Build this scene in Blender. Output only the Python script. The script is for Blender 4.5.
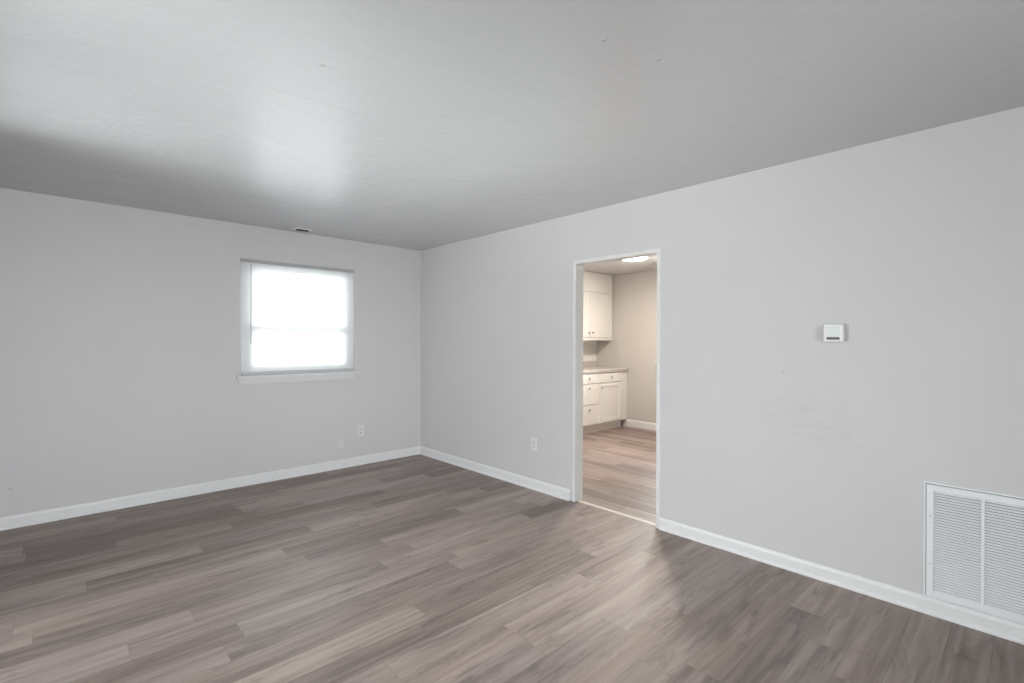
import bpy, bmesh, math, random
from mathutils import Vector, Matrix, Euler

S = bpy.context.scene
for o in list(bpy.data.objects):
    bpy.data.objects.remove(o, do_unlink=True)
PI = math.pi

# ------------------------------------------------------------------ measured layout (metres)
H = 2.44                      # ceiling height
XR, YB = 3.215, 5.03          # right wall face, window wall face
XL, YF = -0.47, -2.40         # left wall and wall behind the camera (both out of frame)
TW = 0.094                    # partition thickness
KX0, KX1 = XR + TW, 6.685      # kitchen extent in x
KY0 = 0.9                     # near side of the kitchen
FOCAL_PX, YAW, PITCH, ROLL, CAM_Z = 487.86, 0.81724, -0.002195, 0.003614, 1.366

# ------------------------------------------------------------------ camera
cam = bpy.data.cameras.new('camera')
cam.sensor_fit = 'HORIZONTAL'; cam.sensor_width = 36.0
cam.lens = FOCAL_PX / 1024 * 36.0
cam.clip_start = 0.05; cam.clip_end = 200
cam_o = bpy.data.objects.new('camera', cam); S.collection.objects.link(cam_o)
_d = Vector((math.cos(YAW)*math.cos(PITCH), math.sin(YAW)*math.cos(PITCH), math.sin(PITCH)))
_r = Vector((math.sin(YAW), -math.cos(YAW), 0)); _u = _r.cross(_d)
_r2 = _r*math.cos(ROLL) + _u*math.sin(ROLL); _u2 = _u*math.cos(ROLL) - _r*math.sin(ROLL)
_m = Matrix((_r2, _u2, -_d)).transposed().to_4x4()
_m.translation = Vector((0, 0, CAM_Z)); cam_o.matrix_world = _m
S.camera = cam_o

# ------------------------------------------------------------------ exposure, world, daylight
S.view_settings.view_transform = 'Standard'
S.view_settings.look = 'None'
S.view_settings.gamma = 1.0
S.view_settings.use_curve_mapping = False
S.view_settings.exposure = 0.0

# outdoor brightness per side: left, added low lobe for ceiling, high, front, back, kitchen
SKY_BASE, SKY_LEFT, LOW_LOBE, SKY_HIGH, SKY_FRONT, SKY_BACK, SKY_RIGHT = 0.0, 4.2, 66.0, 22.0, 36.0, 15.0, 42.0
w = bpy.data.worlds.new('sky_lobes'); S.world = w; w.use_nodes = True
wn, wl = w.node_tree.nodes, w.node_tree.links
wn.clear()
w_out = wn.new('ShaderNodeOutputWorld'); w_bg = wn.new('ShaderNodeBackground')
w_tc = wn.new('ShaderNodeTexCoord'); w_sep = wn.new('ShaderNodeSeparateXYZ')
w_ramp = wn.new('ShaderNodeValToRGB'); w_map = wn.new('ShaderNodeMapRange')
wl.new(w_tc.outputs['Generated'], w_sep.inputs[0]); wl.new(w_sep.outputs['Z'], w_map.inputs['Value'])
w_map.inputs['From Min'].default_value = -1; w_map.inputs['From Max'].default_value = 1
wl.new(w_map.outputs[0], w_ramp.inputs[0])
w_ramp.color_ramp.elements[0].position = 0.46; w_ramp.color_ramp.elements[0].color = (0.84, 0.835, 0.82, 1)
w_ramp.color_ramp.elements[1].position = 0.54; w_ramp.color_ramp.elements[1].color = (0.97, 0.985, 1.0, 1)
# directional lobes added to balance the light through each opening
def _node(op, a, b):
    x = wn.new('ShaderNodeMath'); x.operation = op
    for k, v in enumerate((a, b)):
        if isinstance(v, (int, float)): x.inputs[k].default_value = v
        else: wl.new(v, x.inputs[k])
    return x.outputs[0]
def _lobe(d, power, amount):
    v = wn.new('ShaderNodeVectorMath'); v.operation = 'DOT_PRODUCT'
    wl.new(w_tc.outputs['Generated'], v.inputs[0]); v.inputs[1].default_value = Vector(d).normalized()
    return _node('MULTIPLY', _node('POWER', _node('MAXIMUM', v.outputs['Value'], 0.0), power), amount)
_str = SKY_BASE
for _l in (((-1, 0, 0.15), 1.0, SKY_LEFT), ((-0.50, 0.0, -0.866), 9.0, LOW_LOBE), ((-0.42, 0, 0.9), 7.0, SKY_HIGH),
           ((0, -1, 0.05), 5.0, SKY_FRONT), ((0, 1, 0.1), 2.0, SKY_BACK), ((1, 0, 0.1), 2.0, SKY_RIGHT)):
    _str = _node('ADD', _str, _lobe(*_l))
wl.new(_str, w_bg.inputs['Strength'])
wl.new(w_ramp.outputs[0], w_bg.inputs['Color']); wl.new(w_bg.outputs[0], w_out.inputs[0])

LAMP = 250.0                            # kitchen ceiling light
# the openings the daylight comes through
LWIN = (1.35, 3.60, 0.05, 2.30)        # y0, y1, z0, z1 of the glazed patio door in the left wall
LWIN2 = (-1.75, -0.15, 0.80, 2.10)     # and of an unseen window added further back to light the right wall
FWIN = (-0.30, 1.50, 0.60, 2.14)         # x0, x1, z0, z1 of an unseen window added behind the camera to light the far wall
WIN = (1.262, 2.368, 1.03, 2.114)      # x0, x1, z0, z1 of the window in the far wall
KWIN = (2.98, 3.83, 1.06, 1.95)        # y0, y1, z0, z1 of the kitchen window
def portal(name, loc, rot, sx, sy):
    l = bpy.data.lights.new(name, 'AREA'); l.shape = 'RECTANGLE'; l.size = sx; l.size_y = sy
    l.cycles.is_portal = True
    o = bpy.data.objects.new(name, l); o.location = loc; o.rotation_euler = rot
    S.collection.objects.link(o)
for _w in (LWIN, LWIN2):
    portal('daylight_portal', (XL - 0.10, (_w[0]+_w[1])/2, (_w[2]+_w[3])/2), (0, -PI/2, 0), _w[3]-_w[2], _w[1]-_w[0])
portal('daylight_portal', (KX1 + 0.10, (KWIN[0]+KWIN[1])/2, (KWIN[2]+KWIN[3])/2), (0, PI/2, 0), KWIN[3]-KWIN[2], KWIN[1]-KWIN[0])
portal('daylight_portal', ((WIN[0]+WIN[1])/2, YB + 0.14, (WIN[2]+WIN[3])/2), (-PI/2, 0, 0), WIN[1]-WIN[0], WIN[3]-WIN[2])

portal('daylight_portal', ((FWIN[0]+FWIN[1])/2, YF - 0.10, (FWIN[2]+FWIN[3])/2), (PI/2, 0, 0), FWIN[1]-FWIN[0], FWIN[3]-FWIN[2])

# ------------------------------------------------------------------ helpers
def tag(o, label=None, cat=None, group=None, kind=None):
    if label: o['label'] = label
    if cat: o['category'] = cat
    if group: o['group'] = group
    if kind: o['kind'] = kind
    return o

def obj(name, bm, m, parent=None, smooth=False, bevel=0, seg=2):
    me = bpy.data.meshes.new(name)
    bmesh.ops.recalc_face_normals(bm, faces=bm.faces[:])
    bm.to_mesh(me); bm.free()
    for x in (m if isinstance(m, (list, tuple)) else [m]): me.materials.append(x)
    o = bpy.data.objects.new(name, me); S.collection.objects.link(o)
    if smooth:
        for p in me.polygons: p.use_smooth = True
    if bevel:
        md = o.modifiers.new('bevel', 'BEVEL'); md.width = bevel; md.segments = seg
        md.limit_method = 'ANGLE'; md.angle_limit = math.radians(40)
    if parent: o.parent = parent
    return o

def empty(name, loc, rz=0):
    o = bpy.data.objects.new(name, None); o.location = loc; o.rotation_euler = (0, 0, rz)
    o.empty_display_size = 0.05
    S.collection.objects.link(o); return o

def box(bm, x0, y0, z0, x1, y1, z1, mi=0):
    v = [bm.verts.new(p) for p in ((x0,y0,z0),(x1,y0,z0),(x1,y1,z0),(x0,y1,z0),(x0,y0,z1),(x1,y0,z1),(x1,y1,z1),(x0,y1,z1))]
    for q in ((0,3,2,1),(4,5,6,7),(0,1,5,4),(1,2,6,5),(2,3,7,6),(3,0,4,7)):
        f = bm.faces.new([v[i] for i in q]); f.material_index = mi
    return bm

def B(*boxes):
    bm = bmesh.new()
    for b in boxes: box(bm, *b)
    return bm

def lathe(bm, prof, n=32, mat=None):
    """prof: (r, h) about local Z; mat: transform."""
    rings = []
    for r, h in prof:
        if r < 1e-6:
            rings.append([bm.verts.new((0, 0, h))])
        else:
            rings.append([bm.verts.new((r*math.cos(2*PI*i/n), r*math.sin(2*PI*i/n), h)) for i in range(n)])
    for a, b in zip(rings, rings[1:]):
        for i in range(n):
            j = (i+1) % n
            if len(a) == 1 and len(b) == 1: continue
            if len(a) == 1: bm.faces.new((a[0], b[i], b[j]))
            elif len(b) == 1: bm.faces.new((a[i], b[0], a[j]))
            else: bm.faces.new((a[i], b[i], b[j], a[j]))
    if mat is not None:
        bmesh.ops.transform(bm, matrix=mat, verts=[v for r in rings for v in r])
    return bm

def extrude_profile(bm, prof, axis, a0, a1, base, inward):
    """prof: (depth from wall, z). axis 'x' or 'y'; base = wall coordinate; inward = +-1."""
    def P(d, z, a):
        return (a, base + inward*d, z) if axis == 'x' else (base + inward*d, a, z)
    A = [bm.verts.new(P(d, z, a0)) for d, z in prof]
    C = [bm.verts.new(P(d, z, a1)) for d, z in prof]
    n = len(prof)
    for i in range(n):
        j = (i+1) % n
        bm.faces.new((A[i], A[j], C[j], C[i]))
    bm.faces.new(A[::-1]); bm.faces.new(C)
    return bm

# ------------------------------------------------------------------ materials
class N:
    """tiny node-graph helper"""
    def __init__(self, name):
        self.m = bpy.data.materials.new(name); self.m.use_nodes = True
        self.t = self.m.node_tree; self.n = self.t.nodes; self.l = self.t.links
        self.p = self.n['Principled BSDF']
    def new(self, typ, **kw):
        x = self.n.new(typ)
        for k, v in kw.items(): setattr(x, k, v)
        return x
    def put(self, sock, v):
        if hasattr(v, 'links') or isinstance(v, bpy.types.NodeSocket): self.l.new(v, sock)
        else: sock.default_value = v
    def math(self, op, a, b=None, c=None, clamp=False):
        x = self.new('ShaderNodeMath', operation=op, use_clamp=clamp)
        self.put(x.inputs[0], a)
        if b is not None: self.put(x.inputs[1], b)
        if c is not None: self.put(x.inputs[2], c)
        return x.outputs[0]
    def noise(self, vec, scale, detail=3, rough=0.5, dist=0):
        x = self.new('ShaderNodeTexNoise'); self.put(x.inputs['Vector'], vec)
        x.inputs['Scale'].default_value = scale; x.inputs['Detail'].default_value = detail
        x.inputs['Roughness'].default_value = rough; x.inputs['Distortion'].default_value = dist
        return x.outputs['Fac']
    def mapping(self, vec, scale=(1,1,1), loc=(0,0,0), rot=(0,0,0)):
        x = self.new('ShaderNodeMapping'); self.put(x.inputs['Vector'], vec)
        x.inputs['Scale'].default_value = scale; x.inputs['Location'].default_value = loc; x.inputs['Rotation'].default_value = rot
        return x.outputs[0]
    def ramp(self, fac, stops):
        x = self.new('ShaderNodeValToRGB'); self.put(x.inputs[0], fac)
        e = x.color_ramp.elements
        while len(e) < len(stops): e.new(0.5)
        for i, (p, c) in enumerate(stops):
            e[i].position = p; e[i].color = (*c, 1) if len(c) == 3 else c
        return x.outputs[0]
    def mix(self, fac, a, b, blend='MIX'):
        x = self.new('ShaderNodeMix', data_type='RGBA', blend_type=blend)
        self.put(x.inputs[0], fac); self.put(x.inputs[6], a); self.put(x.inputs[7], b)
        return x.outputs[2]
    def bump(self, h, strength, dist=0.01):
        x = self.new('ShaderNodeBump'); x.inputs['Strength'].default_value = strength
        x.inputs['Distance'].default_value = dist; self.put(x.inputs['Height'], h)
        self.l.new(x.outputs[0], self.p.inputs['Normal'])
        return x
    def set(self, **kw):
        for k, v in kw.items(): self.put(self.p.inputs[k.replace('_', ' ')], v)
        return self

def c3(r, g, b): return (r, g, b, 1)

def plain(name, col, rough=0.5, bump=0.0, scale=60, metal=0.0, var=0.03):
    g = N(name); tc = g.new('ShaderNodeTexCoord').outputs['Object']
    nz = g.noise(tc, scale, 3)
    k = g.math('MULTIPLY_ADD', nz, 2*var, 1-var)
    mul = g.new('ShaderNodeVectorMath', operation='SCALE'); mul.inputs[0].default_value = col
    g.put(mul.inputs['Scale'], k)
    g.set(Base_Color=mul.outputs[0], Roughness=rough, Metallic=metal)
    if bump: g.bump(nz, bump, 0.002)
    return g.m

def wall_paint(name, col, wall_marks=(), rough=0.55):
    g = N(name); tc = g.new('ShaderNodeTexCoord').outputs['Object']
    big = g.noise(tc, 1.6, 4, 0.6)
    k = g.math('MULTIPLY_ADD', big, 0.05, 0.975)
    mul = g.new('ShaderNodeVectorMath', operation='SCALE'); mul.inputs[0].default_value = col; g.put(mul.inputs['Scale'], k)
    c = mul.outputs[0]
    for (loc, radii, amt) in wall_marks:            # scuffs, smudges and a small dark smear with a place of their own
        v = g.mapping(tc, scale=tuple(1/r for r in radii), loc=tuple(-a/r for a, r in zip(loc, radii)))
        ln = g.new('ShaderNodeVectorMath', operation='LENGTH'); g.put(ln.inputs[0], v)
        mask = g.math('SUBTRACT', 1.0, ln.outputs['Value'], clamp=True)
        nz = g.noise(g.mapping(tc, scale=(1, 1, 2.6), rot=(0.3, 0, 0)), 9, 5, 0.65, 0.8)
        nz = g.math('MULTIPLY', g.math('SUBTRACT', nz, 0.42, clamp=True), 4.0, clamp=True)
        c = g.mix(g.math('MULTIPLY', g.math('MULTIPLY', mask, nz), amt), c, c3(0.30, 0.29, 0.28))
    fine = g.noise(tc, 240, 2); trowel = g.noise(tc, 7, 4, 0.6, 0.4)
    g.set(Base_Color=c, Roughness=rough)
    g.p.inputs['Specular IOR Level'].default_value = 0.35
    g.bump(g.math('ADD', g.math('MULTIPLY', fine, 0.10), g.math('MULTIPLY', trowel, 1.0)), 0.25, 0.006)
    return g.m

GREY = (0.602, 0.588, 0.594)
m_wall = wall_paint('grey_wall_paint', GREY, [((2.225, YB, 0.172), (0.035, 0.5, 0.012), 0.9)])  # small dark smear low on the wall, below the jack plate
m_wall_r = wall_paint('grey_wall_paint_scuffed', GREY, [((XR, 0.92, 0.93), (0.5, 0.34, 0.16), 0.20), ((XR, 0.75, 0.78), (0.5, 0.3, 0.2), 0.10),
                                                       ((XR, 1.03, 1.18), (0.5, 0.012, 0.008), 0.8)])
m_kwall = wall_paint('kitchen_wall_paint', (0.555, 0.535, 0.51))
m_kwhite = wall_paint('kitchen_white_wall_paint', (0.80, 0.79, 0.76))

def ceiling_paint():
    g = N('satin_ceiling_paint'); tc = g.new('ShaderNodeTexCoord').outputs['Object']
    # long roller strokes across the room, blotchy patching
    strokes = g.noise(g.mapping(tc, scale=(1.3, 9, 1), rot=(0, 0, 0.12)), 2.2, 5, 0.62, 0.7)
    blot = g.noise(tc, 2.4, 4, 0.6, 0.5)
    fine = g.noise(tc, 160, 2)
    sx = g.new('ShaderNodeSeparateXYZ'); g.put(sx.inputs[0], tc)
    X, Y = sx.outputs['X'], sx.outputs['Y']
    # a taped seam ridge and a couple of nail pops
    ridge = g.math('ABSOLUTE', g.math('SUBTRACT', Y, g.math('MULTIPLY_ADD', X, -0.10, 2.29)))
    ridge = g.math('SUBTRACT', 1.0, g.math('MULTIPLY', ridge, 60), clamp=True)
    rm = g.math('SUBTRACT', 1.0, g.math('MULTIPLY', g.math('ABSOLUTE', g.math('SUBTRACT', X, 0.83)), 3.6), clamp=True)
    ridge = g.math('MULTIPLY', ridge, g.math('MULTIPLY', rm, 2.0, clamp=True))
    h = g.math('ADD', g.math('MULTIPLY', strokes, 0.30), g.math('MULTIPLY', blot, 1.2))
    h = g.math('ADD', h, g.math('MULTIPLY', fine, 0.03))
    h = g.math('ADD', h, g.math('MULTIPLY', ridge, 0.25))
    for px, py, r, a in ((0.762, 1.903, 0.014, 0.6), (1.68, 0.98, 0.012, 0.5), (1.43, 1.05, 0.012, 0.5)):
        dv = g.new('ShaderNodeVectorMath', operation='DISTANCE'); g.put(dv.inputs[0], tc); dv.inputs[1].default_value = (px, py, H)
        h = g.math('ADD', h, g.math('MULTIPLY', g.math('SUBTRACT', 1.0, g.math('DIVIDE', dv.outputs['Value'], r), clamp=True), a))
    rough = g.math('MULTIPLY_ADD', blot, 0.10, 0.20)
    g.set(Base_Color=c3(0.51, 0.52, 0.532), Roughness=rough)
    g.p.inputs['Specular IOR Level'].default_value = 1.0
    g.bump(h, 0.65, 0.012)
    return g.m
m_ceil = ceiling_paint()
m_kceil = wall_paint('kitchen_ceiling_paint', (0.62, 0.605, 0.59))

def floor_wood():
    g = N('grey_brown_vinyl_plank')
    uv = g.new('ShaderNodeUVMap', uv_map='plank').outputs[0]
    at = g.new('ShaderNodeAttribute', attribute_name='tone')
    sp = g.new('ShaderNodeSeparateColor'); g.put(sp.inputs[0], at.outputs['Color'])
    tone, warm = sp.outputs[0], sp.outputs[1]
    grain = g.noise(g.mapping(uv, scale=(1.6, 42, 1)), 1.0, 6, 0.62, 0.6)
    streak = g.noise(g.mapping(uv, scale=(0.9, 11, 1)), 1.0, 4, 0.55, 0.9)
    patch = g.noise(g.mapping(uv, scale=(2.4, 11, 1)), 1.0, 6, 0.72, 0.6)
    pores = g.noise(g.mapping(uv, scale=(9, 260, 1)), 1.0, 3, 0.6)
    t = g.math('MULTIPLY_ADD', tone, 0.30, 0.33)
    t = g.math('ADD', t, g.math('MULTIPLY', g.math('SUBTRACT', grain, 0.5), 0.62))
    t = g.math('ADD', t, g.math('MULTIPLY', g.math('SUBTRACT', streak, 0.5), 0.70))
    t = g.math('ADD', t, g.math('MULTIPLY', g.math('SUBTRACT', pores, 0.5), 0.16), clamp=True)
    col = g.ramp(t, [(0.0, (0.078, 0.060, 0.053)), (0.3, (0.175, 0.142, 0.129)), (0.6, (0.305, 0.255, 0.234)), (1.0, (0.490, 0.427, 0.392))])
    tint = g.mix(warm, c3(1.0, 0.962, 0.965), c3(1.05, 0.982, 0.92))
    warmc = g.mix(1.0, col, tint, 'MULTIPLY')
    dk = g.math('MULTIPLY', g.math('SUBTRACT', patch, 0.53, clamp=True), 7.0, clamp=True)
    warmc = g.mix(g.math('MULTIPLY', dk, 0.55), warmc, c3(0.085, 0.068, 0.064))
    g.set(Base_Color=warmc, Roughness=g.math('MULTIPLY_ADD', grain, 0.16, 0.36))
    g.p.inputs['Specular IOR Level'].default_value = 0.42
    g.bump(g.math('ADD', grain, g.math('MULTIPLY', pores, 0.6)), 0.12, 0.002)
    return g.m
m_floor = floor_wood()
m_gap = plain('plank_joint', (0.11, 0.095, 0.088), 0.8)
m_trim = plain('white_trim_paint', (0.745, 0.74, 0.745), 0.35, 0.05, 30)
m_jamb = plain('white_door_jamb_paint', (0.72, 0.715, 0.71), 0.38, 0.05, 30)
m_strip = plain('pale_transition_strip', (0.68, 0.62, 0.55), 0.45)
m_cab = plain('cream_cabinet_paint', (0.84, 0.825, 0.79), 0.36, 0.04, 40)
m_kick = plain('cream_toe_kick', (0.80, 0.775, 0.73), 0.45)
m_knob = plain('brushed_nickel', (0.45, 0.44, 0.42), 0.32, 0, 80, 1.0)
m_plate = plain('white_plastic', (0.78, 0.78, 0.76), 0.35, 0, 50)
m_plate_dim = plain('pale_grey_plastic', (0.60, 0.60, 0.59), 0.4, 0, 50)
m_outlet = plain('outlet_plastic', (0.70, 0.70, 0.69), 0.4, 0, 50)
m_slot = plain('dark_slot', (0.12, 0.12, 0.12), 0.6)
m_painted = plain('painted_over_plate', (0.635, 0.628, 0.625), 0.55, 0.05, 60)
m_vent = plain('white_enamelled_steel', (0.79, 0.80, 0.82), 0.32, 0, 40)
m_duct = plain('duct_shade', (0.16, 0.16, 0.17), 0.8)  # dark sheet colour in place of the shade inside the vents
m_lcd = plain('lcd_pale_green', (0.64, 0.685, 0.655), 0.18, 0, 20)
m_bar = plain('dark_grey_plastic', (0.11, 0.105, 0.10), 0.45)
m_rail = plain('blind_bottom_rail', (0.50, 0.50, 0.52), 0.4)
m_apron = plain('shaded_apron_paint', (0.66, 0.655, 0.655), 0.45)  # trim white with the apron's shade put into the colour
m_head = plain('shaded_headrail', (0.40, 0.40, 0.41), 0.4)  # grey includes the shade on the backlit headrail
m_hook = plain('blind_bracket', (0.55, 0.55, 0.56), 0.4)
m_sash = plain('white_vinyl_sash', (0.80, 0.81, 0.82), 0.35)
m_soil = plain('outside_ground', (0.25, 0.27, 0.2), 0.9, 0.2, 6, 0, 0.2)

def laminate():
    g = N('speckled_laminate'); tc = g.new('ShaderNodeTexCoord').outputs['Object']
    a = g.noise(tc, 90, 5, 0.7); b = g.noise(tc, 22, 4, 0.6, 0.5)
    f = g.math('MULTIPLY_ADD', b, 0.5, g.math('MULTIPLY', a, 0.5))
    g.set(Base_Color=g.ramp(f, [(0.36, (0.42, 0.385, 0.35)), (0.5, (0.57, 0.535, 0.50)), (0.64, (0.68, 0.65, 0.61))]), Roughness=0.3)
    return g.m
m_lam = laminate()

def slat_mat():
    g = N('translucent_white_slat')
    tr = g.new('ShaderNodeBsdfTranslucent'); tr.inputs[0].default_value = c3(0.86, 0.87, 0.89)
    df = g.new('ShaderNodeBsdfDiffuse'); df.inputs[0].default_value = c3(0.82, 0.83, 0.84)
    mx = g.new('ShaderNodeMixShader'); mx.inputs[0].default_value = 0.55
    tc = g.new('ShaderNodeTexCoord').outputs['Object']
    nz = g.noise(tc, 12, 3)
    g.put(mx.inputs[0], g.math('MULTIPLY_ADD', nz, 0.03, 0.19))
    g.l.new(df.outputs[0], mx.inputs[1]); g.l.new(tr.outputs[0], mx.inputs[2])
    g.l.new(mx.outputs[0], g.n['Material Output'].inputs[0])
    return g.m
m_slat = slat_mat()

def glass():
    g = N('window_glass')
    gl = g.new('ShaderNodeBsdfGlossy'); gl.inputs['Roughness'].default_value = 0.02
    tp = g.new('ShaderNodeBsdfTransparent'); tp.inputs[0].default_value = c3(0.94, 0.96, 0.96)
    fr = g.new('ShaderNodeFresnel'); fr.inputs['IOR'].default_value = 1.45
    mx = g.new('ShaderNodeMixShader'); g.l.new(fr.outputs[0], mx.inputs[0])
    g.l.new(tp.outputs[0], mx.inputs[1]); g.l.new(gl.outputs[0], mx.inputs[2])
    g.l.new(mx.outputs[0], g.n['Material Output'].inputs[0])
    return g.m
m_glass = glass()

def lamp_mat():
    g = N('lit_opal_diffuser')
    e = g.new('ShaderNodeEmission'); e.inputs[0].default_value = c3(1.0, 0.885, 0.78); e.inputs[1].default_value = LAMP
    g.l.new(e.outputs[0], g.n['Material Output'].inputs[0])
    return g.m
m_lamp = lamp_mat()

# ------------------------------------------------------------------ room shell
def wall_with_hole(bm, axis, w0, w1, a0, a1, h0, h1, hole):
    """slab between w0..w1 (thickness), a0..a1 along, with a hole (b0,b1,z0,z1)."""
    b0, b1, z0, z1 = hole
    for (p, q, r, s) in ((a0, b0, h0, h1), (b1, a1, h0, h1), (b0, b1, h0, z0), (b0, b1, z1, h1)):
        if q - p < 1e-5 or s - r < 1e-5: continue
        if axis == 'x': box(bm, p, w0, r, q, w1, s)
        else: box(bm, w0, p, r, w1, q, s)
    return bm

EXT = 0.16
DO = (1.848, 2.664, 0.0, 2.042)        # rough doorway in the partition: y0,y1,z0,z1
# far wall, both rooms' window side
bm = wall_with_hole(bmesh.new(), 'x', YB, YB+EXT, XL-EXT, XR+TW*0.5, 0, H, WIN)
tag(obj('wall_back', bm, m_wall), kind='structure')
bm = wall_with_hole(bmesh.new(), 'y', XR, XR+TW, YF, YB, 0, H, DO)
# right partition: living side and kitchen side carry different paint
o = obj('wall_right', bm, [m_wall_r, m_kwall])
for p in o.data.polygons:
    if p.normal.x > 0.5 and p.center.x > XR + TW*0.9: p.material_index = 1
tag(o, kind='structure')
bm = wall_with_hole(bmesh.new(), 'y', XL-EXT, XL, 0.4, YB, 0, H, LWIN)
wall_with_hole(bm, 'y', XL-EXT, XL, YF, 0.4, 0, H, LWIN2)
tag(obj('wall_left', bm, m_wall), kind='structure')
tag(obj('wall_front', wall_with_hole(bmesh.new(), 'x', YF-EXT, YF, XL-EXT, XR+TW, 0, H, FWIN), m_wall), kind='structure')
tag(obj('ceiling', B((XL-EXT, YF-EXT, H, XR+TW*0.5, YB+EXT, H+0.12)), m_ceil), kind='structure')
# kitchen shell
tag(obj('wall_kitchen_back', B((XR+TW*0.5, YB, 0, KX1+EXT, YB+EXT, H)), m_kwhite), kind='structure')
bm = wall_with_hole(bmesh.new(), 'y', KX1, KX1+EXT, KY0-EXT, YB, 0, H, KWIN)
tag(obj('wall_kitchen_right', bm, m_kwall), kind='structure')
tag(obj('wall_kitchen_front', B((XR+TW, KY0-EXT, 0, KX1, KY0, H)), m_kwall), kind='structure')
tag(obj('ceiling_kitchen', B((XR+TW*0.5, KY0-EXT, H, KX1+EXT, YB+EXT, H+0.12)), m_kceil), kind='structure')

# ------------------------------------------------------------------ plank floors
def plank_floor(name, u0, u1, v0, v1, off, wdt, seams, tones, along, seed, zbase=0.0, length=1.22):
    """planks as separate quads over a dark underlay; u runs along the planks."""
    R = random.Random(seed)
    bm = bmesh.new()
    uvl = bm.loops.layers.uv.new('plank')
    col = bm.loops.layers.float_color.new('tone')
    def quad(a0, a1, b0, b1, z, mi, uvo=None, c=(0.5, 0.5, 0.5, 1)):
        P = ((a0,b0),(a1,b0),(a1,b1),(a0,b1))
        if along == 'y': vs = [bm.verts.new((b, a, z)) for a, b in P]
        else: vs = [bm.verts.new((a, b, z)) for a, b in P]
        f = bm.faces.new(vs); f.material_index = mi
        f.normal_update()
        for L, (a, b) in zip(f.loops, P):
            L[col] = c
            L[uvl].uv = (a + (uvo[0] if uvo else 0), b + (uvo[1] if uvo else 0))
        if f.normal.z < 0: f.normal_flip()
    g = 0.0004
    k0, k1 = int(math.floor((v0-off)/wdt)), int(math.ceil((v1-off)/wdt))
    prev = 0.5
    for k in range(k0, k1):
        b0, b1 = max(v0, off+k*wdt), min(v1, off+(k+1)*wdt)
        if b1 - b0 < 0.004: continue
        s = seams.get(k, R.uniform(0, length))
        j0 = int(math.floor((u0-s)/length)); j1 = int(math.ceil((u1-s)/length))
        for j in range(j0, j1):
            a0, a1 = max(u0, s+j*length), min(u1, s+(j+1)*length)
            if a1 - a0 < 0.004: continue
            t = tones.get((k, j), None)
            if t is None:
                t = R.random()
                if abs(t-prev) < 0.2: t = R.random()
            prev = t
            quad(a0+g, a1-g, b0+g, b1-g, zbase, 0, (R.uniform(0, 60), R.uniform(0, 60)), (t, R.random(), R.random(), 1))
    quad(u0, u1, v0, v1, zbase-0.0012, 1)
    # slab below
    if along == 'y': box(bm, v0, u0, zbase-0.12, v1, u1, zbase-0.002, 1)
    else: box(bm, u0, v0, zbase-0.12, u1, v1, zbase-0.002, 1)
    me = bpy.data.meshes.new(name); bm.to_mesh(me); bm.free()
    me.materials.append(m_floor); me.materials.append(m_gap)
    o = bpy.data.objects.new(name, me); S.collection.objects.link(o)
    return tag(o, kind='structure')

XT = 3.262          # threshold line
seams = {3: 2.527, 4: 2.775, 5: 1.95, 6: 3.05, 7: 2.30, 8: 0.75, 9: 1.565, 10: 0.35, 11: 1.02, 12: 2.5, 13: 1.35, 14: 2.80, 15: 0.55,
         16: 1.86, 17: 0.24, 18: 0.50, 19: 1.62, 20: -0.07, 21: 1.08, 22: 0.42, 23: 1.35, 24: 0.70, 25: -0.09, 26: 0.95, 27: 0.3}
tones = {(3,0): 0.62, (3,-1): 0.35, (4,0): 0.8, (4,-1): 0.18, (5,0): 0.5, (5,1): 0.7, (6,-1): 0.45, (7,0): 0.75, (7,-1): 0.45,
         (9,0): 0.95, (9,1): 0.8, (9,-1): 0.55, (13,0): 0.22, (13,-1): 0.75, (13,1): 0.5, (14,-1): 0.4, (14,0): 0.85,
         (17,-1): 0.8, (17,0): 0.4, (18,0): 0.35, (18,-1): 0.75, (20,-1): 0.72, (20,0): 0.4, (22,0): 0.6, (22,-1): 0.3,
         (25,0): 0.2, (25,-1): 0.6, (33,0): 0.2}
plank_floor('floor', XL-EXT, XT, YF-EXT, YB+EXT, 0.113, 0.147, seams, tones, 'x', 11)
plank_floor('floor_kitchen', KY0-EXT, YB+EXT, XT, KX1+EXT, 3.30, 0.147, {}, {}, 'y', 5)

# transition strip under the doorway
bm = extrude_profile(bmesh.new(), [(-0.021, 0.0), (-0.017, 0.004), (-0.008, 0.006), (0.008, 0.006), (0.017, 0.004), (0.021, 0.0)], 'y', 1.876, 2.637, XT, 1)
tag(obj('trim_2', bm, m_strip), kind='structure')

# ------------------------------------------------------------------ doorway jambs (no door hung)
bm = B((XR-0.008, 2.637, 0, XR+TW+0.008, 2.664, 2.012),
       (XR-0.008, 1.848, 0, XR+TW+0.008, 1.876, 2.012),
       (XR-0.008, 1.848, 2.012, XR+TW+0.008, 2.664, 2.042))
tag(obj('trim_1', bm, m_jamb, bevel=0.003), kind='structure')

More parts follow.
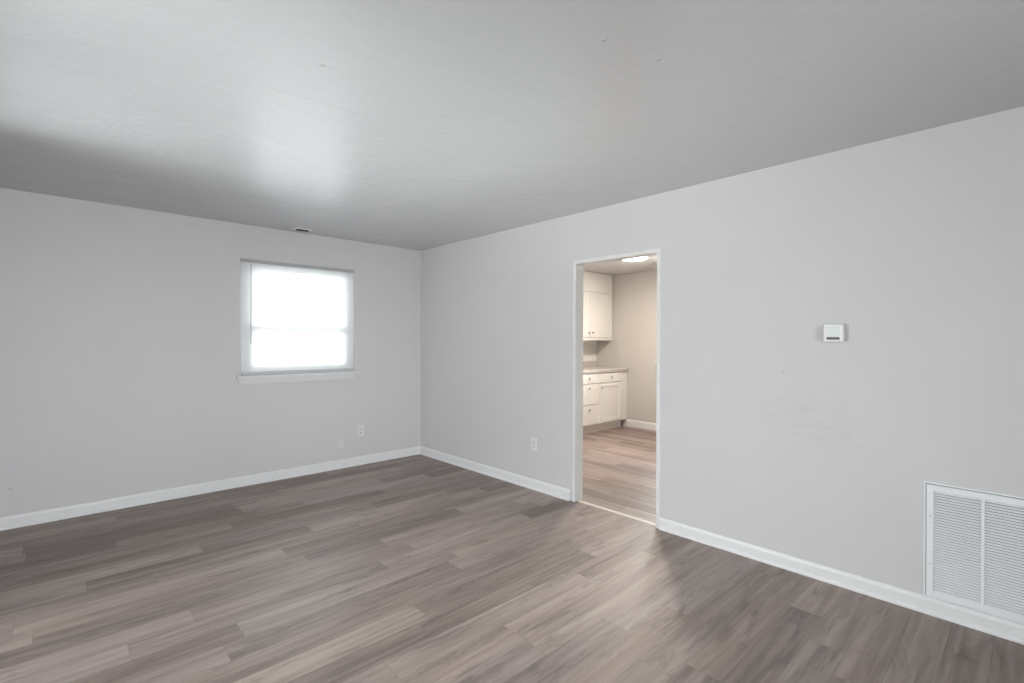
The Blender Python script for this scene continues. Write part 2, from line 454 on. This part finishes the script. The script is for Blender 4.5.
# ------------------------------------------------------------------ baseboards with a shoe moulding
BASE = [(0, 0), (0.022, 0), (0.022, 0.010), (0.019, 0.017), (0.013, 0.021), (0.0125, 0.072), (0.009, 0.083), (0.006, 0.090), (0, 0.092)]
bm = extrude_profile(bmesh.new(), BASE, 'x', XL, XR-0.0002, YB, -1)
tag(obj('baseboard_back', bm, m_trim), kind='structure')
bm = extrude_profile(bmesh.new(), BASE, 'y', 2.694, YB-0.0002, XR, -1)
extrude_profile(bm, [(d, h*0.90) for d, h in BASE], 'y', YF, 1.846, XR, -1)
tag(obj('baseboard_right', bm, m_trim), kind='structure')
bm = extrude_profile(bmesh.new(), BASE, 'y', YF, LWIN[0]-0.06, XL, 1)
extrude_profile(bm, BASE, 'y', LWIN[1]+0.06, YB-0.0002, XL, 1)
tag(obj('baseboard_left', bm, m_trim), kind='structure')
bm = extrude_profile(bmesh.new(), BASE, 'x', XL, XR, YF, 1)
tag(obj('baseboard_front', bm, m_trim), kind='structure')
KBASE = [(0, 0), (0.013, 0), (0.013, 0.092), (0.009, 0.106), (0, 0.112)]
bm = extrude_profile(bmesh.new(), KBASE, 'y', KY0, 4.50, KX1, -1)
tag(obj('baseboard_kitchen', bm, m_trim), kind='structure')

# ------------------------------------------------------------------ window in the far wall
x0, x1, z0, z1 = WIN
xc = (x0+x1)/2; zm = 1.48
fr = obj('window_1', B((x0, YB+0.028, z0, x0+0.035, YB+0.12, z1), (x1-0.035, YB+0.028, z0, x1, YB+0.12, z1),
                       (x0, YB+0.028, z1-0.035, x1, YB+0.12, z1), (x0, YB+0.028, z0, x1, YB+0.12, z0+0.035)), m_sash, bevel=0.003)
tag(fr, kind='structure')
def sash(y, za, zb, nm):
    a, b = x0+0.035, x1-0.035
    s = obj('sash', B((a, y, za, a+0.075, y+0.03, zb), (b-0.075, y, za, b, y+0.03, zb),
                      (a, y, za, b, y+0.03, za+0.055), (a, y, zb-0.055, b, y+0.03, zb)), m_sash, fr, bevel=0.003)
    obj('pane', B((a+0.07, y+0.012, za+0.05, b-0.07, y+0.018, zb-0.05)), m_glass, s)
sash(YB+0.066, zm-0.03, z1-0.035, 'upper'); sash(YB+0.034, z0+0.035, zm+0.025, 'lower')
obj('stool', B((1.225, YB-0.040, 1.004, 2.402, YB+0.0, 1.026), (x0, YB, 1.004, x1, YB+0.030, 1.030)), m_trim, fr, bevel=0.004)
obj('apron', B((1.243, YB-0.016, 0.946, 2.372, YB, 1.004)), m_apron, fr, bevel=0.003)

# mini blind hung in that window
bx0, bx1 = 1.263, 2.356
bl = empty('mini_blind', (xc, YB-0.002, z0))
tag(bl, 'white horizontal slatted mini blind closed over the bright window', 'window blind')
def loc(bm): bmesh.ops.translate(bm, vec=-Vector(bl.location), verts=bm.verts[:]); return bm
hz0, hz1 = 2.092, 2.118
bm = bmesh.new()
box(bm, bx0, YB-0.026, hz0, bx1+0.006, YB+0.000, hz1); box(bm, bx0-0.0, YB-0.029, hz0-0.006, bx1+0.006, YB-0.024, hz0+0.004)
obj('headrail', loc(bm), m_head, bl, bevel=0.002)
bm = bmesh.new(); pitch = 0.0212; nsl = int((hz0-1.074)/pitch)
th = math.radians(68)
for i in range(nsl+1):
    zc = hz0 - 0.012 - i*pitch
    pts = []
    for s in range(5):
        t = -1 + s/2.0
        dy, dz = 0.0125*t*math.cos(th), 0.0125*t*math.sin(th)
        bow = 0.0016*(1-t*t)
        pts.append((YB-0.013 + dy - bow*math.sin(th), zc + dz + bow*math.cos(th)))
    A = [bm.verts.new((bx0, y, z)) for y, z in pts]; C = [bm.verts.new((bx1, y, z)) for y, z in pts]
    for a, b, c, d in zip(A, A[1:], C[1:], C): bm.faces.new((a, b, c, d))
obj('slats', loc(bm), m_slat, bl, smooth=True)
bm = B((bx0, YB-0.030, 1.0312, bx1, YB-0.004, 1.063))
obj('bottom_rail', loc(bm), m_rail, bl, bevel=0.004)
bm = bmesh.new()
for cx in (bx0+0.16, xc, bx1-0.16):
    for dy in (-0.0265, 0.0005):
        box(bm, cx-0.0007, YB+dy-0.0007, 1.04, cx+0.0007, YB+dy+0.0007, hz0)
obj('ladder_cords', loc(bm), m_plate, bl)
bm = lathe(bmesh.new(), [(0, 0), (0.0040, 0.0), (0.0045, 0.02), (0.0042, 0.758), (0.002, 0.765), (0, 0.765)], 10, Matrix.Translation((1.341, YB-0.036, 1.330)))
obj('tilt_wand', loc(bm), m_hook, bl, smooth=True)
for xx in (bx0-0.004, bx1+0.006):
    obj('bracket', loc(B((xx, YB-0.030, hz0-0.004, xx+0.004, YB+0.0, hz1+0.004))), m_hook, bl, bevel=0.001)

# unseen glazing in the left wall; its second window is added for more daylight
for nm, (y0, y1, z0l, z1l), mid in (('window_2', LWIN, False), ('added_window_5', LWIN2, True)):
    ym, zm2 = (y0+y1)/2, (z0l+z1l)/2
    bm = B((XL-0.12, y0, z0l, XL-0.03, y0+0.05, z1l), (XL-0.12, y1-0.05, z0l, XL-0.03, y1, z1l),
           (XL-0.12, y0, z0l, XL-0.03, y1, z0l+0.05), (XL-0.12, y0, z1l-0.05, XL-0.03, y1, z1l))
    if mid: box(bm, XL-0.11, y0, zm2-0.02, XL-0.05, y1, zm2+0.02)
    else: box(bm, XL-0.11, ym-0.03, z0l, XL-0.05, ym+0.03, z1l)
    fr = tag(obj(nm, bm, m_sash, bevel=0.003), kind='structure')
    obj('pane', B((XL-0.085, y0+0.05, z0l+0.05, XL-0.08, y1-0.05, z1l-0.05)), m_glass, fr)

x0, x1, z0l, z1l = FWIN  # unseen window, added to light the far wall
fr = obj('added_window_4', B((x0, YF-0.12, z0l, x0+0.05, YF-0.03, z1l), (x1-0.05, YF-0.12, z0l, x1, YF-0.03, z1l),
                       (x0, YF-0.12, z0l, x1, YF-0.03, z0l+0.05), (x0, YF-0.12, z1l-0.05, x1, YF-0.03, z1l),
                       (x0, YF-0.11, (z0l+z1l)/2-0.02, x1, YF-0.05, (z0l+z1l)/2+0.02)), m_sash, bevel=0.003)
tag(fr, kind='structure')
obj('pane', B((x0+0.05, YF-0.085, z0l+0.05, x1-0.05, YF-0.08, z1l-0.05)), m_glass, fr)

# ------------------------------------------------------------------ kitchen window (its casing just shows past the jamb)
y0, y1, za, zb = KWIN
fr = obj('window_3', B((KX1-0.018, y0-0.06, za-0.0, KX1, y0, zb+0.06), (KX1-0.018, y1, za, KX1, y1+0.06, zb+0.06), (KX1-0.018, y0, zb, KX1, y1, zb+0.06),
                       (KX1+0.06, y0, za, KX1+0.14, y0+0.05, zb), (KX1+0.06, y1-0.05, za, KX1+0.14, y1, zb),
                       (KX1+0.06, y0, za, KX1+0.14, y1, za+0.05), (KX1+0.06, y0, zb-0.05, KX1+0.14, y1, zb),
                       (KX1+0.07, y0, (za+zb)/2-0.02, KX1+0.13, y1, (za+zb)/2+0.02)), m_trim, bevel=0.003)
tag(fr, kind='structure')
obj('pane', B((KX1+0.10, y0+0.05, za+0.05, KX1+0.105, y1-0.05, zb-0.05)), m_glass, fr)
obj('stool', B((KX1-0.05, y0-0.08, za-0.03, KX1+0.06, y1+0.08, za)), m_trim, fr, bevel=0.004)
obj('apron', B((KX1-0.016, y0-0.06, za-0.085, KX1, y1+0.06, za-0.03)), m_trim, fr, bevel=0.003)

# ------------------------------------------------------------------ wall plates
def duplex_outlet(name, origin, rz, label, w=0.073, h=0.118):
    """local +X across, -Y out of the wall, Z up; origin = centre on the wall face."""
    t = empty(name, origin, rz); tag(t, label, 'outlet')
    obj('cover_plate', B((-w/2, -0.006, -h/2, w/2, 0, h/2)), m_outlet, t, bevel=0.0025)
    for s in (-1, 1):
        zc = s*0.020
        bm = bmesh.new()
        prof = [(0.0165*math.cos(a), max(-0.0125, min(0.0125, 0.0165*math.sin(a)))) for a in [2*PI*i/28 for i in range(28)]]
        A = [bm.verts.new((x, -0.006, zc+z)) for x, z in prof]; C = [bm.verts.new((x, -0.0085, zc+z)) for x, z in prof]
        for i in range(28): bm.faces.new((A[i], A[(i+1) % 28], C[(i+1) % 28], C[i]))
        bm.faces.new(C)
        r = obj('receptacle', bm, m_plate_dim, t)
        obj('slots', B((-0.0075, -0.0092, zc-0.001, -0.0055, -0.008, zc+0.007), (0.0055, -0.0092, zc-0.001, 0.0075, -0.008, zc+0.006),
                       (-0.002, -0.0092, zc-0.0085, 0.002, -0.008, zc-0.0045)), m_slot, r)
    bm = lathe(bmesh.new(), [(0.0032, 0), (0.0032, 0.0012), (0.0022, 0.0018), (0, 0.0018)], 12, Matrix.Translation((0, -0.006, 0)) @ Matrix.Rotation(PI/2, 4, 'X'))
    obj('screw', bm, m_hook, t)
    return t
duplex_outlet('wall_outlet', (2.447, YB, 0.369), 0, 'white duplex outlet low on the wall below the blinds')
duplex_outlet('wall_outlet', (XR, 3.122, 0.413), -PI/2, 'white duplex outlet low on the wall beside the kitchen doorway')

t = empty('jack_plate', (2.219, YB, 0.258))
tag(t, 'small jack plate painted over in wall grey, beside the white outlet below the blinds', 'wall plate')
obj('cover_plate', B((-0.035, -0.005, -0.047, 0.035, 0, 0.047)), m_painted, t, bevel=0.003)
obj('jack', B((-0.012, -0.009, -0.010, 0.012, -0.005, 0.010)), m_painted, t, bevel=0.002)
for s in (-1, 1):
    bm = lathe(bmesh.new(), [(0.004, 0), (0.004, 0.0015), (0, 0.002)], 12, Matrix.Translation((0, -0.005, s*0.033)) @ Matrix.Rotation(PI/2, 4, 'X'))
    obj('screw', bm, m_painted, t)

bm = lathe(bmesh.new(), [(0.014, 0), (0.014, 0.002), (0.010, 0.004), (0.009, 0.006), (0.005, 0.008), (0, 0.0082)], 20, Matrix.Rotation(PI/2, 4, 'X'))
o = obj('wall_plug', bm, m_painted, smooth=True); o.location = (-0.224, YB, 0.289)
tag(o, 'tiny round grey painted plug on the window wall, just above the baseboard', 'wall plug')

# ------------------------------------------------------------------ thermostat
t = empty('thermostat', (XR, 0.7615, 1.414), -PI/2)
tag(t, 'square white wall thermostat with pale display and dark strip', 'thermostat')
obj('back_plate', B((-0.047, -0.010, -0.047, 0.047, 0, 0.047)), m_plate_dim, t, bevel=0.003)
obj('body', B((-0.050, -0.036, -0.050, 0.050, -0.008, 0.050)), m_plate, t, bevel=0.007, seg=3)
obj('display', B((-0.031, -0.0375, -0.016, 0.031, -0.034, 0.036)), m_lcd, t, bevel=0.0012)
d = obj('button_strip', B((-0.032, -0.0378, -0.0375, 0.031, -0.034, -0.0225)), m_bar, t, bevel=0.0012)
for k in range(4):
    obj('button', B((-0.029+k*0.0155, -0.0388, -0.035, -0.0165+k*0.0155, -0.037, -0.025)), m_bar, d, bevel=0.001)

# ------------------------------------------------------------------ return air grille
vy0, vy1, vz0, vz1 = -0.215, 0.372, 0.0845, 0.662
t = empty('return_air_grille', (XR, (vy0+vy1)/2, vz0))
tag(t, 'large white louvred return air grille low on the wall above baseboard', 'air vent')
def loc(bm): bmesh.ops.translate(bm, vec=-Vector(t.location), verts=bm.verts[:]); return bm
f = 0.041
def ringbox(bm, a0, a1, c0, c1, wd, d0, d1):
    box(bm, XR-d1, a0, c0, XR-d0, a0+wd, c1); box(bm, XR-d1, a1-wd, c0, XR-d0, a1, c1)
    box(bm, XR-d1, a0+wd, c0, XR-d0, a1-wd, c0+wd); box(bm, XR-d1, a0+wd, c1-wd, XR-d0, a1-wd, c1)
    return bm
bm = ringbox(bmesh.new(), vy0, vy1, vz0, vz1, 0.0085, 0, 0.005)
ringbox(bm, vy0+0.0115, vy1-0.0115, vz0+0.0105, vz1-0.0115, 0.028, 0.0, 0.011)
fo = obj('frame', loc(bm), m_vent, t, bevel=0.002)
iy0, iy1, iz0, iz1 = vy0+0.039, vy1-0.040, vz0+0.034, vz1-0.039
obj('backing', loc(B((XR-0.0015, vy0+0.003, vz0+0.003, XR-0.0005, vy1-0.003, vz1-0.003))), m_duct, t)  # dark sheet painted for the shade behind louvres and frame seam
bm = bmesh.new(); pz = 0.0131; n = int((iz1-iz0)/pz)
for i in range(n):
    zc = iz0 + (i+0.5)*(iz1-iz0)/n
    # each louvre: thin strip sloping down into the room
    v = [bm.verts.new((XR-a, yy, zz)) for yy in (iy0, iy1) for a, zz in ((0.0018, zc+0.0032), (0.0018, zc+0.0042), (0.0100, zc-0.0032), (0.0100, zc-0.0042))]
    for q in ((0,1,2,3), (7,6,5,4), (0,4,5,1), (1,5,6,2), (2,6,7,3), (3,7,4,0)): bm.faces.new([v[j] for j in q])
obj('louvres', loc(bm), m_vent, t)
for yy in (0.155, 0.0):
    obj('mullion', loc(B((XR-0.0125, yy-0.006, iz0, XR-0.0015, yy+0.006, iz1))), m_vent, t, bevel=0.001)
for yy, zz in ((vy1-0.026, vz1-0.17), (vy1-0.026, vz0+0.17)):
    bm = lathe(bmesh.new(), [(0.0045, 0), (0.0045, 0.0015), (0, 0.0025)], 12, Matrix.Translation((XR-0.011, yy, zz)) @ Matrix.Rotation(-PI/2, 4, 'Y'))
    obj('screw', loc(bm), m_hook, t)

# ------------------------------------------------------------------ small ceiling register by the window wall
t = empty('ceiling_register', (1.765, 4.87, H))
tag(t, 'small white ceiling register close to the wall above the window', 'air vent')
obj('frame', B((-0.075, -0.050, -0.006, 0.075, -0.034, 0), (-0.075, 0.034, -0.006, 0.075, 0.050, 0), (-0.075, -0.034, -0.006, -0.058, 0.034, 0), (0.058, -0.034, -0.006, 0.075, 0.034, 0)), m_vent, t, bevel=0.002)
obj('backing', B((-0.058, -0.034, -0.0012, 0.058, 0.034, -0.0004)), m_duct, t)
bm = bmesh.new()
for k in range(5):
    yy = -0.027 + k*0.0135
    box(bm, -0.058, yy-0.0012, -0.012, 0.058, yy+0.0012, -0.001)
obj('vanes', bm, m_bar, t)

# ------------------------------------------------------------------ kitchen: base cabinet
FY = 4.43                                   # cabinet face
def knob_obj(parent, x, y, z):
    bm = lathe(bmesh.new(), [(0.0055, 0), (0.0055, 0.010), (0.008, 0.013), (0.0145, 0.018), (0.0145, 0.023), (0.010, 0.027), (0, 0.028)], 16,
               Matrix.Translation((x, y, z)) @ Matrix.Rotation(PI/2, 4, 'X'))
    return obj('knob', bm, m_knob, parent, smooth=True)
def slab_front(name, parent, xa, xb, za, zb, y):
    return obj(name, B((xa, y-0.018, za, xb, y, zb)), m_cab, parent, bevel=0.003)
def shaker_front(name, parent, xa, xb, za, zb, y, rail=0.055):
    bm = B((xa, y-0.020, za, xa+rail, y, zb), (xb-rail, y-0.020, za, xb, y, zb), (xa+rail, y-0.020, za, xb-rail, y, za+rail), (xa+rail, y-0.020, zb-rail, xb-rail, y, zb),
           (xa+rail-0.004, y-0.011, za+rail-0.004, xb-rail+0.004, y-0.004, zb-rail+0.004))
    return obj(name, bm, m_cab, parent, bevel=0.0025)
BX0, BX1 = 5.47, KX1-0.003
t = empty('base_cabinet', (0, 0, 0)); tag(t, 'white kitchen base cabinet with three drawers left of a panelled door', 'cabinet')
obj('body', B((BX0, FY, 0.115, BX1, YB-0.002, 0.890)), m_cab, t, bevel=0.002)
obj('toe_kick', B((BX0, FY+0.045, 0, KX1-0.10, YB-0.002, 0.115)), m_kick, t)
for za, zb in ((0.738, 0.868), (0.430, 0.722), (0.135, 0.414)):
    d = slab_front('drawer', t, 5.495, 5.935, za, zb, FY)
    knob_obj(d, 5.68, FY-0.018, zb-0.052 if zb < 0.8 else (za+zb)/2+0.008)
d = slab_front('drawer', t, 5.957, 6.495, 0.738, 0.868, FY); knob_obj(d, 6.225, FY-0.018, 0.811)
d = shaker_front('door', t, 5.957, 6.495, 0.135, 0.722, FY); knob_obj(d, 5.968, FY-0.020, 0.665)
# the run carries on out of sight behind the jamb
t2 = empty('base_cabinet', (0, 0, 0)); tag(t2, 'white kitchen base cabinet with two panelled doors, beyond the drawers behind the jamb', 'cabinet')
obj('body', B((4.60, FY, 0.115, BX0-0.003, YB-0.002, 0.890)), m_cab, t2, bevel=0.002)
obj('toe_kick', B((4.60, FY+0.075, 0, BX0-0.003, YB-0.002, 0.115)), m_kick, t2)
d = shaker_front('door', t2, 4.62, 5.03, 0.135, 0.868, FY); knob_obj(d, 5.00, FY-0.020, 0.80)
d = shaker_front('door', t2, 5.04, 5.45, 0.135, 0.868, FY); knob_obj(d, 5.07, FY-0.020, 0.80)

t = empty('countertop', (0, 0, 0)); tag(t, 'speckled grey laminate countertop with low backsplash on the base cabinet', 'countertop')
obj('slab', B((4.60, FY-0.028, 0.893, KX1-0.002, YB-0.002, 0.931)), m_lam, t, bevel=0.004)
obj('backsplash', B((4.60, YB-0.022, 0.931, KX1-0.002, YB-0.002, 1.030)), m_lam, t, bevel=0.004)

# wall cabinet
UY = 4.715
t = empty('wall_cabinet', (0, 0, 0)); tag(t, 'white wall cabinet up to the ceiling with two knobbed doors', 'cabinet')
UX0, UX1 = 5.15, KX1-0.003
obj('body', B((UX0, UY, 1.372, UX1, YB-0.002, H-0.001)), m_cab, t, bevel=0.002)
slab_front('upper_panel', t, UX0+0.01, KX1-0.028, 2.128, H-0.02, UY)
for xa, xb, kx in ((5.565, 6.076, 6.030), (6.084, KX1-0.040, 6.128)):
    d = slab_front('door', t, xa, xb, 1.418, 2.110, UY); knob_obj(d, kx, UY-0.018, 1.492)

# ceiling lamp in the kitchen
t = empty('ceiling_light', (5.28, 3.405, H)); tag(t, 'round lit flush ceiling light seen through the kitchen doorway', 'light')
bm = lathe(bmesh.new(), [(0, 0), (0.160, 0), (0.172, -0.010), (0.172, -0.040), (0.160, -0.042), (0.156, -0.030), (0.0, -0.030)], 48)
obj('pan', bm, m_plate, t, smooth=False, bevel=0.002)
bm = lathe(bmesh.new(), [(0.155, -0.034), (0.153, -0.046), (0.135, -0.058), (0.09, -0.066), (0, -0.069)], 48)
obj('diffuser', bm, m_lamp, t, smooth=True)
